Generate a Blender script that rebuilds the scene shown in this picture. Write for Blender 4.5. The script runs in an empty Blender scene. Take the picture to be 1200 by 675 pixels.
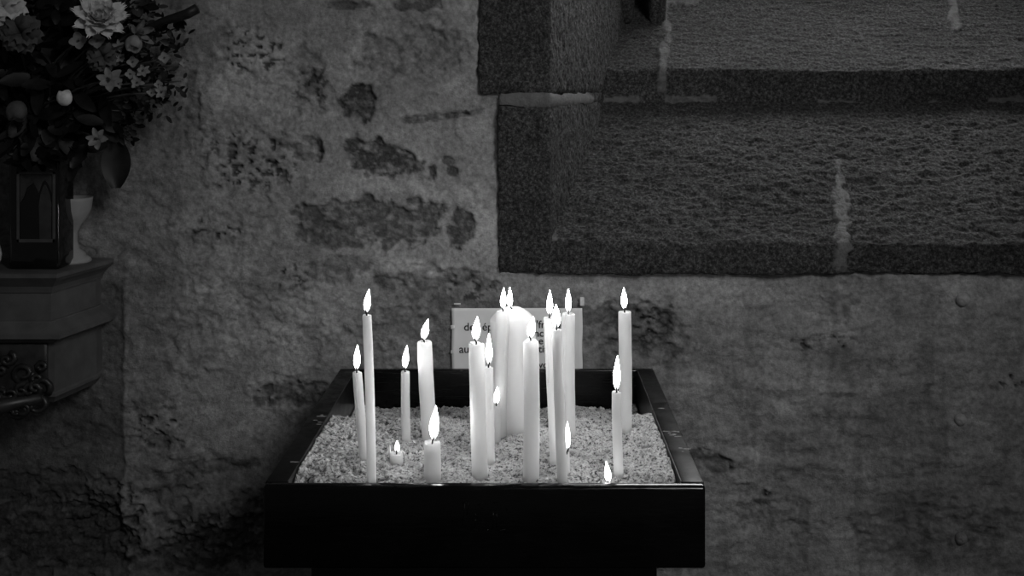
import bpy, bmesh, math, random
import numpy as np
from mathutils import Vector, Matrix, Euler

random.seed(7)
C = bpy.context.scene.collection
F, PX, PY, CZ = 1243.0, 617.0, 102.0, 1.40      # focal length in px, principal point, camera height
WALL = 1.80                                       # distance of the wall face


def at(px, py, d):
    return Vector(((px - PX) * d / F, d, CZ - (py - PY) * d / F))


# ------------------------------------------------------------------ noise
def _hash(xi, yi, seed):
    h = (xi.astype(np.int64) * 374761393 + yi.astype(np.int64) * 668265263 + seed * 974711) & 0xffffffff
    h = ((h ^ (h >> 13)) * 1274126177) & 0xffffffff
    h = ((h ^ (h >> 15)) * 2246822519) & 0xffffffff
    return ((h ^ (h >> 16)) & 0xffffff) / float(0xffffff)


def vnoise(x, y, seed=0):
    xi, yi = np.floor(x), np.floor(y)
    fx, fy = x - xi, y - yi
    fx = fx * fx * fx * (fx * (fx * 6 - 15) + 10)
    fy = fy * fy * fy * (fy * (fy * 6 - 15) + 10)
    a, b = _hash(xi, yi, seed), _hash(xi + 1, yi, seed)
    c, d = _hash(xi, yi + 1, seed), _hash(xi + 1, yi + 1, seed)
    return (a + (b - a) * fx) * (1 - fy) + (c + (d - c) * fx) * fy


def fbm(x, y, seed=0, octv=4, gain=.5):
    s, a, t = 0, 1.0, 0
    for k in range(octv):
        ca, sa = math.cos(.6 * k), math.sin(.6 * k)
        s = s + a * vnoise((x * ca - y * sa) * 2.03 ** k + 17.3 * k, (x * sa + y * ca) * 2.03 ** k - 9.1 * k, seed + k)
        t += a
        a *= gain
    return s / t * 2 - 1


def worley(x, y, seed=0):
    xi, yi = np.floor(x), np.floor(y)
    f1 = np.full(x.shape, 9.0)
    for i in (-1, 0, 1):
        for j in (-1, 0, 1):
            cx, cy = xi + i, yi + j
            px = cx + _hash(cx, cy, seed)
            py = cy + _hash(cx, cy, seed + 51)
            f1 = np.minimum(f1, np.hypot(px - x, py - y))
    return f1


def sstep(a, b, v):
    t = np.clip((v - a) / (b - a), 0, 1)
    return t * t * (3 - 2 * t)


# ------------------------------------------------------------------ materials
def mat(name, v=.5, rough=.6, spec=.5, metal=0.0):
    m = bpy.data.materials.new(name)
    m.use_nodes = True
    p = m.node_tree.nodes['Principled BSDF']
    p.inputs['Base Color'].default_value = (v, v, v, 1)
    p.inputs['Roughness'].default_value = rough
    p.inputs['Specular IOR Level'].default_value = spec
    p.inputs['Metallic'].default_value = metal
    return m, m.node_tree, p


def nd(nt, typ, **kw):
    n = nt.nodes.new(typ)
    for k, v in kw.items():
        if k in n.inputs.keys():
            n.inputs[k].default_value = v
        else:
            setattr(n, k, v)
    return n


def ramp(nt, src, stops):
    r = nt.nodes.new('ShaderNodeValToRGB')
    e = r.color_ramp.elements
    while len(e) < len(stops):
        e.new(.5)
    for el, (p, v) in zip(e, stops):
        el.position = p
        el.color = (v, v, v, 1)
    nt.links.new(src, r.inputs[0])
    return r.outputs[0]


def mul(nt, a, b):
    n = nt.nodes.new('ShaderNodeMath')
    n.operation = 'MULTIPLY'
    nt.links.new(a, n.inputs[0])
    if isinstance(b, (int, float)):
        n.inputs[1].default_value = b
    else:
        nt.links.new(b, n.inputs[1])
    return n.outputs[0]


def noise(nt, scale, detail=4, rough=.55, stretch=None):
    tc = nt.nodes.new('ShaderNodeTexCoord')
    out = tc.outputs['Object']
    if stretch:
        mp = nt.nodes.new('ShaderNodeMapping')
        mp.inputs['Scale'].default_value = stretch
        nt.links.new(out, mp.inputs[0])
        out = mp.outputs[0]
    n = nd(nt, 'ShaderNodeTexNoise', Scale=scale, Detail=detail, Roughness=rough)
    nt.links.new(out, n.inputs['Vector'])
    return n.outputs['Fac']


def bump(nt, p, h, strength, dist=.002):
    b = nd(nt, 'ShaderNodeBump', Strength=strength, Distance=dist)
    nt.links.new(h, b.inputs['Height'])
    nt.links.new(b.outputs[0], p.inputs['Normal'])


def attr(nt, name):
    a = nt.nodes.new('ShaderNodeAttribute')
    a.attribute_name = name
    return a.outputs['Fac']


def mixc(nt, fac, a, b):
    n = nt.nodes.new('ShaderNodeMix')
    n.data_type = 'FLOAT'
    nt.links.new(fac, n.inputs[0])
    for s, i in ((a, 2), (b, 3)):
        if isinstance(s, (int, float)):
            n.inputs[i].default_value = s
        else:
            nt.links.new(s, n.inputs[i])
    return n.outputs[0]


def set_base(nt, p, val):
    nt.links.new(val, p.inputs['Base Color'])


PLASTER_V, STONE_V, GRAN_LO, GRAN_HI, MORTAR_V = .285, .050, .004, .125, .15

M_WALL, nt, p = mat('lime_plaster_rubble', .25, .92, .15)
n1 = noise(nt, 9, 6, .6)
n2 = noise(nt, 110, 6, .68)
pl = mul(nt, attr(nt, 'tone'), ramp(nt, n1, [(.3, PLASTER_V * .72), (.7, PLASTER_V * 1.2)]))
pl = mul(nt, pl, ramp(nt, n2, [(.3, .56), (.7, 1.3)]))
st = ramp(nt, noise(nt, 220, 3, .7), [(.3, STONE_V * .45), (.7, STONE_V * 1.5)])
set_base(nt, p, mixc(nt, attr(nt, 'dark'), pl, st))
bump(nt, p, noise(nt, 150, 7, .72), .8, .005)

M_GRAN, nt, p = mat('dark_granite', .1, .85, .3)
g = ramp(nt, noise(nt, 170, 5, .85), [(.38, GRAN_LO), (.50, GRAN_HI * .28), (.64, GRAN_HI)])
mo = ramp(nt, noise(nt, 90, 4, .6), [(.3, MORTAR_V * .75), (.7, MORTAR_V * 1.1)])
g = mul(nt, attr(nt, 'tone'), g)
set_base(nt, p, mixc(nt, attr(nt, 'dark'), g, mo))
bump(nt, p, noise(nt, 210, 5, .7), .9, .006)

M_SAND, nt, p = mat('pale_grit', .5, .95, .1)
s = mul(nt, ramp(nt, noise(nt, 420, 4, .7), [(.3, .40), (.7, .80)]), ramp(nt, noise(nt, 210, 5, .75), [(.38, .08), (.48, .85), (.6, 1)]))
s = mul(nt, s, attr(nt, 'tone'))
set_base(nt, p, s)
bump(nt, p, noise(nt, 600, 3, .6), .5, .002)

M_WAX, nt, p = mat('candle_wax', .80, .42, .35)
p.inputs['Subsurface Weight'].default_value = .95
p.inputs['Subsurface Radius'].default_value = (1, 1, 1)
p.inputs['Subsurface Scale'].default_value = .07
bump(nt, p, noise(nt, 60, 3, .5, (1, 1, .12)), .12, .002)

M_WAXDIM, nt, p = mat('ivory_wax', .56, .45, .35)
p.inputs['Subsurface Weight'].default_value = .6
p.inputs['Subsurface Radius'].default_value = (1, 1, 1)
p.inputs['Subsurface Scale'].default_value = .05
bump(nt, p, noise(nt, 60, 3, .5, (1, 1, .12)), .12, .002)

M_WICK, nt, p = mat('charred_wick', .012, .9)
set_base(nt, p, ramp(nt, noise(nt, 900, 2), [(.3, .006), (.7, .03)]))

M_RUN, nt, p = mat('set_wax_run', .82, .4, .35)
set_base(nt, p, ramp(nt, noise(nt, 200, 2), [(.3, .78), (.7, .88)]))
FLAME_E = 34.0
M_FLAME = bpy.data.materials.new('flame')
M_FLAME.use_nodes = True
nt = M_FLAME.node_tree
nt.nodes.remove(nt.nodes['Principled BSDF'])
em = nt.nodes.new('ShaderNodeEmission')
tc = nt.nodes.new('ShaderNodeTexCoord')
sx = nt.nodes.new('ShaderNodeSeparateXYZ')
nt.links.new(tc.outputs['Generated'], sx.inputs[0])
st = mul(nt, ramp(nt, sx.outputs['Z'], [(0, .03), (.10, .10), (.3, .9), (.45, 1)]), FLAME_E)
nt.links.new(st, em.inputs['Strength'])
nt.links.new(em.outputs[0], nt.nodes['Material Output'].inputs[0])

M_FLAME2 = M_FLAME.copy()                           # guttering little flames
M_FLAME2.name = 'low_flame'
for n_ in M_FLAME2.node_tree.nodes:
    if n_.type == 'MATH' and not n_.inputs[1].is_linked:
        n_.inputs[1].default_value = 11.0
M_BLACK, nt, p = mat('black_gloss_paint', .004, .28, .35)
set_base(nt, p, ramp(nt, noise(nt, 14, 5, .6), [(.3, .0015), (.75, .005)]))
sc = ramp(nt, noise(nt, 26, 5, .7, (1, 1, 14)), [(.42, 0), (.6, 1)])
r_ = nt.nodes.new('ShaderNodeMapRange')
r_.inputs['To Min'].default_value = .10
r_.inputs['To Max'].default_value = .30
nt.links.new(sc, r_.inputs[0])
nt.links.new(r_.outputs[0], p.inputs['Roughness'])
bump(nt, p, noise(nt, 70, 3, .6, (1, 1, 9)), .10, .001)

M_BLACK2 = M_BLACK.copy()
M_BLACK2.name = 'black_satin_paint'
M_BLACK2.node_tree.nodes['Principled BSDF'].inputs['Specular IOR Level'].default_value = .17
for n_ in M_BLACK2.node_tree.nodes:
    if n_.type == 'MAP_RANGE':
        n_.inputs['To Min'].default_value, n_.inputs['To Max'].default_value = .30, .5
M_CHIP, nt, p = mat('chipped_paint', .26, .8)
set_base(nt, p, ramp(nt, noise(nt, 200, 2), [(.3, .22), (.7, .5)]))
M_LINER, nt, p = mat('zinc_liner', .35, .35, .5, 1.0)
set_base(nt, p, ramp(nt, noise(nt, 60, 3), [(.3, .10), (.7, .2)]))
M_PAPER, nt, p = mat('white_paper', .62, .75, .2)
set_base(nt, p, ramp(nt, noise(nt, 25, 3), [(.3, .82), (.7, .9)]))
M_INK, nt, p = mat('printed_ink', .03, .7)
set_base(nt, p, ramp(nt, noise(nt, 300, 2), [(.3, .02), (.7, .05)]))
M_TAPE, nt, p = mat('clear_tape', .75, .18, .6)
set_base(nt, p, ramp(nt, noise(nt, 120, 2), [(.3, .6), (.7, .85)]))
M_SHELF, nt, p = mat('grey_painted_stone', .14, .55, .4)
set_base(nt, p, ramp(nt, noise(nt, 30, 5), [(.3, .075), (.7, .12)]))
bump(nt, p, noise(nt, 120, 4), .2, .002)
M_CARVE, nt, p = mat('dark_carving', .03, .4, .5)
set_base(nt, p, ramp(nt, noise(nt, 50, 4), [(.3, .012), (.7, .04)]))
M_GLASS, nt, p = mat('black_glass', .004, .06, .6)
set_base(nt, p, ramp(nt, noise(nt, 40, 2), [(.3, .003), (.7, .006)]))
M_CHINA, nt, p = mat('white_china', .3, .5, .3)
set_base(nt, p, ramp(nt, noise(nt, 40, 2), [(.3, .26), (.7, .32)]))
M_GREY, nt, p = mat('grey_shapes', .12, .5, .3)
set_base(nt, p, ramp(nt, noise(nt, 60, 4), [(.3, .025), (.7, .05)]))
M_PALE, nt, p = mat('pale_edge', .2, .5, .3)
set_base(nt, p, ramp(nt, noise(nt, 60, 4), [(.3, .05), (.7, .08)]))
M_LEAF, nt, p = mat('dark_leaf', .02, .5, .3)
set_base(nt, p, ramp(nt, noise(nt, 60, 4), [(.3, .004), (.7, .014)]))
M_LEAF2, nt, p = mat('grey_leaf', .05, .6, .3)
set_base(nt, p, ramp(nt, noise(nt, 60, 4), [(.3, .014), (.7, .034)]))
M_STEM, nt, p = mat('flower_stem', .03, .6)
set_base(nt, p, ramp(nt, noise(nt, 80, 3), [(.3, .015), (.7, .045)]))


def petal_mat(name, v):
    m, nt, p = mat(name, v, .7, .2)
    set_base(nt, p, ramp(nt, noise(nt, 130, 4), [(.3, v * .75), (.7, v * 1.1)]))
    return m


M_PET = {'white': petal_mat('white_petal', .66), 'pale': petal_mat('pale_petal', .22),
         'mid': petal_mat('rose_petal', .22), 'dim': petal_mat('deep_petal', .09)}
M_FLOOR, nt, p = mat('stone_flags', .1, .8, .2)
set_base(nt, p, ramp(nt, noise(nt, 4, 6), [(.3, .05), (.7, .12)]))
M_BOLT, nt, p = mat('limewashed_iron', .2, .7, .3)
set_base(nt, p, ramp(nt, noise(nt, 150, 3), [(.3, .22), (.7, .34)]))


# ------------------------------------------------------------------ object helpers
def obj(name, me, m, parent=None, smooth=True):
    if isinstance(me, bmesh.types.BMesh):
        b = me
        bmesh.ops.recalc_face_normals(b, faces=b.faces[:])
        me = bpy.data.meshes.new(name)
        b.to_mesh(me)
        b.free()
    o = bpy.data.objects.new(name, me)
    C.objects.link(o)
    if m:
        me.materials.append(m)
    if smooth:
        me.polygons.foreach_set('use_smooth', [True] * len(me.polygons))
    if parent:
        o.parent = parent
    return o


def tag(o, label=None, cat=None, group=None, kind=None):
    for k, v in (('label', label), ('category', cat), ('group', group), ('kind', kind)):
        if v:
            o[k] = v
    return o


def empty(name, loc):
    o = bpy.data.objects.new(name, None)
    o.location = loc
    o.empty_display_size = .02
    C.objects.link(o)
    return o


def grid_mesh(name, V, keep=None, attrs=None):
    """V: (r, c, 3) array -> mesh of quads."""
    r, c, _ = V.shape
    idx = np.arange(r * c).reshape(r, c)
    q = np.stack([idx[:-1, :-1], idx[:-1, 1:], idx[1:, 1:], idx[1:, :-1]], -1).reshape(-1, 4)
    if keep is not None:
        q = q[keep.reshape(-1)]
    me = bpy.data.meshes.new(name)
    me.vertices.add(r * c)
    me.vertices.foreach_set('co', V.reshape(-1).astype(np.float32))
    me.loops.add(q.size)
    me.loops.foreach_set('vertex_index', q.reshape(-1).astype(np.int32))
    me.polygons.add(len(q))
    me.polygons.foreach_set('loop_start', np.arange(0, q.size, 4, dtype=np.int32))
    me.update(calc_edges=True)
    for k, a in (attrs or {}).items():
        at_ = me.attributes.new(k, 'FLOAT', 'POINT')
        at_.data.foreach_set('value', np.ascontiguousarray(a.reshape(-1), dtype=np.float32))
    me.validate()
    return me


def box_bm(lo, hi, bevel=0.0, seg=2):
    b = bmesh.new()
    bmesh.ops.create_cube(b, size=1)
    for v in b.verts:
        v.co = Vector([lo[i] + (v.co[i] + .5) * (hi[i] - lo[i]) for i in range(3)])
    if bevel:
        bmesh.ops.bevel(b, geom=b.edges[:], offset=bevel, segments=seg, affect='EDGES', profile=.5)
    return b


def add_tube(b, pts, radii, seg=8, cap=True):
    pts = [Vector(q) for q in pts]
    rings = []
    for i, q in enumerate(pts):
        t = (pts[min(i + 1, len(pts) - 1)] - pts[max(i - 1, 0)]).normalized()
        u = t.cross(Vector((.31, .95, .05))).normalized()
        w = t.cross(u)
        r = radii[i] if hasattr(radii, '__len__') else radii
        rings.append([b.verts.new(q + (u * math.cos(k * 2 * math.pi / seg) + w * math.sin(k * 2 * math.pi / seg)) * r)
                      for k in range(seg)])
    for a, c in zip(rings, rings[1:]):
        for k in range(seg):
            b.faces.new((a[k], a[(k + 1) % seg], c[(k + 1) % seg], c[k]))
    if cap:
        b.faces.new(rings[0][::-1])
        b.faces.new(rings[-1])


def add_lathe(b, prof, seg=32, centre=None, jit=None):
    """prof: list of (r, z); centre(z)->(x, y) offset; jit(k, i)->dz"""
    rings = []
    for i, (r, z) in enumerate(prof):
        cx, cy = centre(z) if centre else (0, 0)
        rings.append([b.verts.new((cx + r * math.cos(k * 2 * math.pi / seg), cy + r * math.sin(k * 2 * math.pi / seg),
                                   z + (jit(k, i) if jit else 0))) for k in range(seg)])
    for a, c in zip(rings, rings[1:]):
        for k in range(seg):
            b.faces.new((a[k], a[(k + 1) % seg], c[(k + 1) % seg], c[k]))
    b.faces.new(rings[0][::-1])
    b.faces.new(rings[-1])


# ------------------------------------------------------------------ THE WALL
def axis(lo, a, b, hi, fine, coarse):
    return np.concatenate([np.arange(lo, a, coarse), np.arange(a, b, fine), np.arange(b, hi + coarse, coarse)])


gx = axis(-900, -60, 1262, 2500, 2.0, 40)
gy = axis(-1140, -40, 716, 1069, 2.0, 40)
GX, GY = np.meshgrid(gx, gy)


def ell(cx, cy, rx, ry, ang, seed, rag=.35, fs=14):
    a = math.radians(ang)
    dx, dy = GX - cx, GY - cy
    u = (dx * math.cos(a) + dy * math.sin(a)) / rx
    v = (-dx * math.sin(a) + dy * math.cos(a)) / ry
    return (np.abs(u) ** 2.4 + np.abs(v) ** 2.4) ** (1 / 2.4) + rag * fbm(GX / fs, GY / fs, seed, 4)


h = .007 * fbm(GX / 110, GY / 80, 3, 4) - .006
left = sstep(600, 560, GX)                      # rubble side; the right below the sill is smoother
rubble = np.clip(left * sstep(-.15, .25, fbm(GX / 90, GY / 70, 21, 3)) + .15, 0, 1)
h += rubble * (.0042 * fbm(GX / 16, GY / 13, 31, 4) - .0035 * np.abs(fbm(GX / 26, GY / 20, 32, 4)))
h += .0007 * fbm(GX / 6, GY / 6, 41, 3)
h += (1 - left) * .0042 * fbm(GX / 90, GY / 24, 51, 4)
h += (1 - left) * .0018 * fbm(GX / 20, GY / 12, 52, 3)
h += (1 - left) * (.0032 * fbm(GX / 46, GY / 15, 53, 4) - .0020 * np.abs(fbm(GX / 60, GY / 30, 54, 4)))
tone = 1 + .26 * fbm(GX / 150, GY / 110, 61, 4) + .24 * fbm(GX / 34, GY / 26, 62, 5) + .14 * fbm(GX / 9, GY / 8, 63, 3)
# stained streaks running down the smoother plaster
tone -= (1 - left) * .20 * sstep(.1, .5, fbm(GX / 16, GY / 90, 64, 3)) * sstep(330, 350, GY)
# crumbling, unpointed stone faces
for k, (cx, cy, rx, ry, am) in enumerate([(288, 92, 78, 72, 1.0), (292, 192, 84, 56, 1.1), (470, 64, 78, 36, .9), (305, 372, 110, 58, 1.0), (228, 385, 60, 60, .7),
                                          (250, 275, 80, 36, .7), (520, 336, 78, 34, .9), (745, 388, 62, 42, 1.0), (345, 462, 70, 26, 1.0), (180, 300, 60, 60, .6),
                                          (60, 620, 140, 60, .9), (300, 620, 120, 60, .9), (160, 200, 50, 50, .7), (480, 400, 90, 40, .6), (1010, 400, 60, 30, .3),
                                          (900, 590, 120, 60, .35), (930, 460, 120, 30, .4), (850, 545, 60, 30, .7)]):
    m_ = am * sstep(1.15, .75, ell(cx, cy, rx, ry, 0, 300 + k, .45, 24))
    w_ = worley(GX / 11 + .5 * fbm(GX / 20, GY / 20, 310 + k, 2), GY / 8.5, 320 + k)
    h += m_ * (.0042 * fbm(GX / 19, GY / 13, 330 + k, 5) + .0022 * (.5 - w_) + .0016 * fbm(GX / 5.5, GY / 4.5, 350 + k, 2) + .001)
    tone += m_ * (.16 * fbm(GX / 10, GY / 7, 340 + k, 4) + .05)
# plaster coats lying over one another
lay = fbm(GX / 130 + 4, GY / 90, 71, 4)
e1 = sstep(.0, .03, lay)
h += .0025 * e1 * left
tone *= 1 + .10 * (e1 - .5) * left
dark = np.zeros_like(GX)
# exposed stones: centre, radii, angle, darkness, recess (m)
STONES = [
    (419, 120, 19, 21, 10, 1.0, .010), (452, 188, 46, 20, 14, .95, .010), (428, 262, 88, 27, -1, .80, .007),
    (541, 266, 15, 25, 0, .90, .008), (524, 188, 8, 7, 20, .8, .004), (529, 200, 8, 6, 0, .85, .005),
    (500, 139, 38, 5, -6, .75, .006), (545, 133, 20, 4, -5, .6, .004),
    (478, 62, 62, 26, -4, .38, .005), (405, 6, 30, 6, 0, .6, .004), (485, 4, 30, 9, 0, .8, .006),
    (530, 338, 62, 24, 4, .45, .004), (455, 332, 22, 10, 10, .7, .006), (393, 318, 36, 16, -8, .45, .003),
    (360, 176, 17, 15, 40, .55, .006), (372, 176, 5, 14, 0, .9, .008), (362, 97, 16, 40, 0, .35, .004),
    (250, 282, 42, 12, 0, .3, .003), (345, 462, 50, 16, -4, .8, .005), (224, 130, 9, 50, 4, .35, .003),
    (268, 640, 80, 26, -6, .80, .006), (330, 600, 70, 22, 8, .5, .004), (60, 628, 100, 46, 0, 1.0, .006),
    (40, 575, 60, 22, 0, .6, .005), (200, 592, 26, 38, 10, .45, .004), (190, 520, 28, 8, 12, .6, .004),
    (250, 548, 50, 9, -4, .5, .003), (745, 388, 56, 30, 6, .62, .004), (832, 540, 26, 12, 24, .6, .005),
    (905, 600, 50, 28, 20, .2, .001), (480, 400, 70, 34, 5, .25, .003), (985, 338, 30, 34, 0, .28, .0),
    (1100, 620, 110, 30, -5, .25, .002), (700, 370, 24, 14, 0, .5, .004), (115, 640, 30, 40, 0, .7, .006),
]
for k, (cx, cy, rx, ry, an, dk, rc) in enumerate(STONES):
    m_ = sstep(1.08, .88, ell(cx, cy, rx, ry, an, 100 + k * 7, .55, 13))
    # broken plaster still clinging to parts of the stone
    m2 = m_ * (1 - .7 * sstep(.10, .45, fbm(GX / 12, GY / 8, 400 + k, 5))) * (1 - .35 * sstep(-.1, .4, fbm(GX / 5, GY / 4, 450 + k, 3)))
    dark = np.maximum(dark, dk * m2)
    h = h - min(rc, .0075) * m_ + m_ * (.0045 * fbm(GX / 11, GY / 8, 500 + k, 4) + .0018 * fbm(GX / 5, GY / 4.5, 520 + k, 2))
    tone += m_ * .3 * fbm(GX / 8, GY / 6, 540 + k, 3)
# windows of pitting: centre, radii, amount
PITS = [(292, 190, 78, 48, .30), (360, 100, 26, 34, .30), (345, 325, 26, 22, .30), (745, 388, 62, 40, .45),
        (300, 60, 60, 40, .10), (250, 270, 40, 18, .20), (940, 405, 30, 12, .22), (985, 402, 26, 10, .2),
        (330, 605, 90, 36, .4), (250, 630, 90, 40, .45), (780, 385, 18, 40, .35), (120, 600, 60, 60, .4),
        (545, 340, 60, 26, .35), (180, 500, 40, 40, .12), (905, 581, 16, 6, .35), (1190, 450, 26, 14, .10)]
for k, (cx, cy, rx, ry, am) in enumerate(PITS):
    w = sstep(1.1, .3, ell(cx, cy, rx, ry, 0, 700 + k, .3, 20))
    nz = fbm(GX / 6.5, GY / 5.0, 750 + k, 4) * .5 + .5
    m_ = sstep(.80 - am * .75, .72 - am * .75, 1 - nz) if False else sstep(.64 - am * .28 * w, .70 - am * .28 * w, nz) * w
    dark = np.maximum(dark, .92 * m_)  # pits darkened in colour for cavity shade the relief alone lacks
    h -= .006 * m_
# pale smooth pointing
for k, (cx, cy, rx, ry, an, tn) in enumerate([(560, 230, 24, 110, 0, .18), (470, 215, 70, 12, 8, .16), (415, 60, 12, 60, 10, .12),
                                              (475, 312, 32, 9, -6, .35), (512, 318, 16, 8, -30, .4), (540, 90, 40, 30, 0, .15),
                                              (760, 345, 240, 16, 0, .22), (660, 330, 60, 10, 0, .2), (395, 300, 20, 60, 20, .15),
                                              (300, 300, 70, 30, 0, .12), (300, 95, 60, 50, 0, .22), (300, 375, 70, 40, 10, .2),
                                              (400, 385, 30, 40, 0, .2), (960, 450, 110, 24, 6, .18), (1000, 540, 120, 30, -4, .10)]):
    m_ = sstep(1.1, .6, ell(cx, cy, rx, ry, an, 900 + k, .3, 18))
    tone += tn * m_
    if tn > .3:
        dark *= 1 - m_ * .9
        h += .004 * m_
# long cracks / trowel ridges on the right-hand plaster
for k, (x0, y0, x1, y1, wd, dp) in enumerate([(905, 408, 1020, 384, 2.5, .0025), (850, 380, 905, 362, 2, .001),
                                              (800, 530, 990, 552, 6, -.004), (880, 450, 1010, 462, 7, -.004),
                                              (1000, 505, 1150, 530, 7, -.003), (985, 330, 990, 380, 4, .0015)]):
    t = np.clip(((GX - x0) * (x1 - x0) + (GY - y0) * (y1 - y0)) / ((x1 - x0) ** 2 + (y1 - y0) ** 2), 0, 1)
    dd = np.hypot(GX - x0 - t * (x1 - x0), GY - y0 - t * (y1 - y0) + 5 * fbm(GX / 25, GY / 25, 990 + k, 3))
    h -= dp * np.exp(-(dd / wd) ** 2)
# plaster steps back at edges beside the console; tone is lower left of them
uneven = sstep(9, -9, GX - 211 - 16 * fbm(GX / 60, GY / 45, 83, 4)) * sstep(352, 335, GY)
tone *= 1 - .26 * uneven
h -= .002 * uneven
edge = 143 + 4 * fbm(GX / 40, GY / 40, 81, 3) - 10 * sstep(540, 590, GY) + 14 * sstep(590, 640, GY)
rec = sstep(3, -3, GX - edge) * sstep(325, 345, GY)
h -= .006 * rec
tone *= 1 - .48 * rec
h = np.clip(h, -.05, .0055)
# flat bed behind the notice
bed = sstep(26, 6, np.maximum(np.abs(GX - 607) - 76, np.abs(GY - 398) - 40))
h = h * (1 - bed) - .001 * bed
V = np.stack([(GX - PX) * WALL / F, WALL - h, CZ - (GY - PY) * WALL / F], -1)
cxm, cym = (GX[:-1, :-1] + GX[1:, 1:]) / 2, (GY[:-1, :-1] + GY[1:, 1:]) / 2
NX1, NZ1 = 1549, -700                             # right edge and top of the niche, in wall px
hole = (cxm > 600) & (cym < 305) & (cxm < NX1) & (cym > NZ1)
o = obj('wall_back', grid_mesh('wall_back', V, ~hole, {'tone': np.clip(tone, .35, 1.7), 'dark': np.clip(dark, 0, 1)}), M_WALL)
tag(o, 'aged rubble stone wall under patchy lime plaster', 'wall', None, 'structure')
WALL_H = h


def wall_y(px, py):
    i = np.argmin(np.abs(gy - py))
    j = np.argmin(np.abs(gx - px))
    return WALL - WALL_H[i, j]


# ------------------------------------------------------------------ GRANITE NICHE
def pxy(P):
    return PX + P[..., 0] * F / P[..., 1], PY + (CZ - P[..., 2]) * F / P[..., 1]


XF, XB, YB = .0405, .161, 2.15                    # reveal: front and back corner
slope_x = (XB - XF) / (YB - WALL)


def granite(name, prof, u0fun, u1, label, amp, stretch, masks, seed, du=.003, mort=1.0):
    """a block face swept along X: prof = [(y, z)] polyline, left end at u0fun(y)"""
    P = [Vector((a, b)) for a, b in prof]
    pts, nor = [], []
    for a, b in zip(P, P[1:]):
        n = max(2, int((b - a).length / du))
        d = (b - a).normalized()
        for k in range(n):
            pts.append(a + (b - a) * (k / n))
            nor.append(Vector((-d.y, d.x)))
    pts.append(P[-1])
    nor.append(nor[-1])
    for _ in range(3):                             # worn arrises
        nor = [(nor[max(i - 1, 0)] + nor[i] + nor[min(i + 1, len(nor) - 1)]).normalized() for i in range(len(nor))]
        pts = [pts[0]] + [(pts[i - 1] + pts[i] * 2 + pts[i + 1]) / 4 for i in range(1, len(pts) - 1)] + [pts[-1]]
    Y = np.array([q.x for q in pts])
    Z = np.array([q.y for q in pts])
    NY = np.array([q.x for q in nor])
    NZ = np.array([q.y for q in nor])
    n = int((u1 - min(u0fun(Y[0]), u0fun(Y[-1]))) / du)
    t = np.linspace(0, 1, n)
    U0 = np.array([u0fun(y) for y in Y])
    X = U0[:, None] + (u1 - U0[:, None]) * t[None]
    L = np.arange(len(Y))[:, None] * du + 0 * X
    hh = amp * (.6 * fbm(X / .016 / stretch, L / .011, seed, 3) + .6 * fbm(X / .007 / stretch, L / .006, seed + 5, 2)) \
        + amp * 1.2 * fbm(X / .15, L / .1, seed + 9, 2)
    P0 = np.stack([X, Y[:, None] + 0 * X, Z[:, None] + 0 * X], -1)
    qx, qy = pxy(P0)
    dk = np.zeros_like(X)
    for k, (x0, y0, x1, y1, wd, ht) in enumerate(masks):
        tt = np.clip(((qx - x0) * (x1 - x0) + (qy - y0) * (y1 - y0)) / ((x1 - x0) ** 2 + (y1 - y0) ** 2), 0, 1)
        dd = np.hypot(qx - x0 - tt * (x1 - x0), qy - y0 - tt * (y1 - y0)) / wd + 1.1 * fbm(qx / 12, qy / 10, seed + 30 + k, 5)
        m_ = sstep(1.1, .7, dd) * (.55 + .45 * sstep(-.3, .2, fbm(qx / 7, qy / 7, seed + 60 + k, 4)))
        dk = np.maximum(dk, m_)
        hh = hh * (1 - .7 * m_) + ht * m_
    tone_ = 1 + .3 * fbm(X / .12, L / .08, seed + 77, 4)
    P0[..., 1] += -NY[:, None] * -hh
    P0[..., 2] += NZ[:, None] * hh
    o = obj(name, grid_mesh(name, P0, None, {'tone': tone_, 'dark': dk * mort}), M_GRAN)
    tag(o, label, 'stone', None, 'structure')
    return o


ZS0, ZS1, ZS2 = 1.400 - 183 / 690.6, 1.372, 1.4346
ZB = 1.40 - 218.5 / 690.6
rv = lambda y: XF + max(0, y - WALL) * slope_x - .004
granite('trim_1', [(WALL + .06, ZB), (WALL - .006, ZB), (WALL - .006, ZS0), (YB + .01, ZS1 + .0068)], lambda y: rv(y) - .02, 1.36,
        'lower granite course of the sloping window sill', .0050, 1.7,
        [(982, 188, 985, 240, 5, .003), (984, 225, 988, 314, 9, .003), (648, 268, 649, 280, 3, .001)], 11)
granite('trim_2', [(YB, ZS1 - .02), (YB, ZS2), (2.52, ZS2 + .25)], lambda y: rv(y) - .02, 1.36,
        'upper granite course of the stepped window sill', .0034, 2.2,
        [(690, 118, 745, 117, 6, .003), (776, 56, 776, 104, 7, .006), (775, 0, 784, 46, 5, .003), (785, 119, 835, 117, 5, .003), (1090, 120, 1110, 121, 4, .002),
         (780, -2, 806, -4, 12, .004), (1160, 121, 1215, 119, 6, .003), (960, 119, 1000, 120, 2, .001), (1117, -5, 1118, 28, 7, .004)], 12, mort=1.0)  # the widest mask paints a patch of window light in mortar colour


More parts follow.
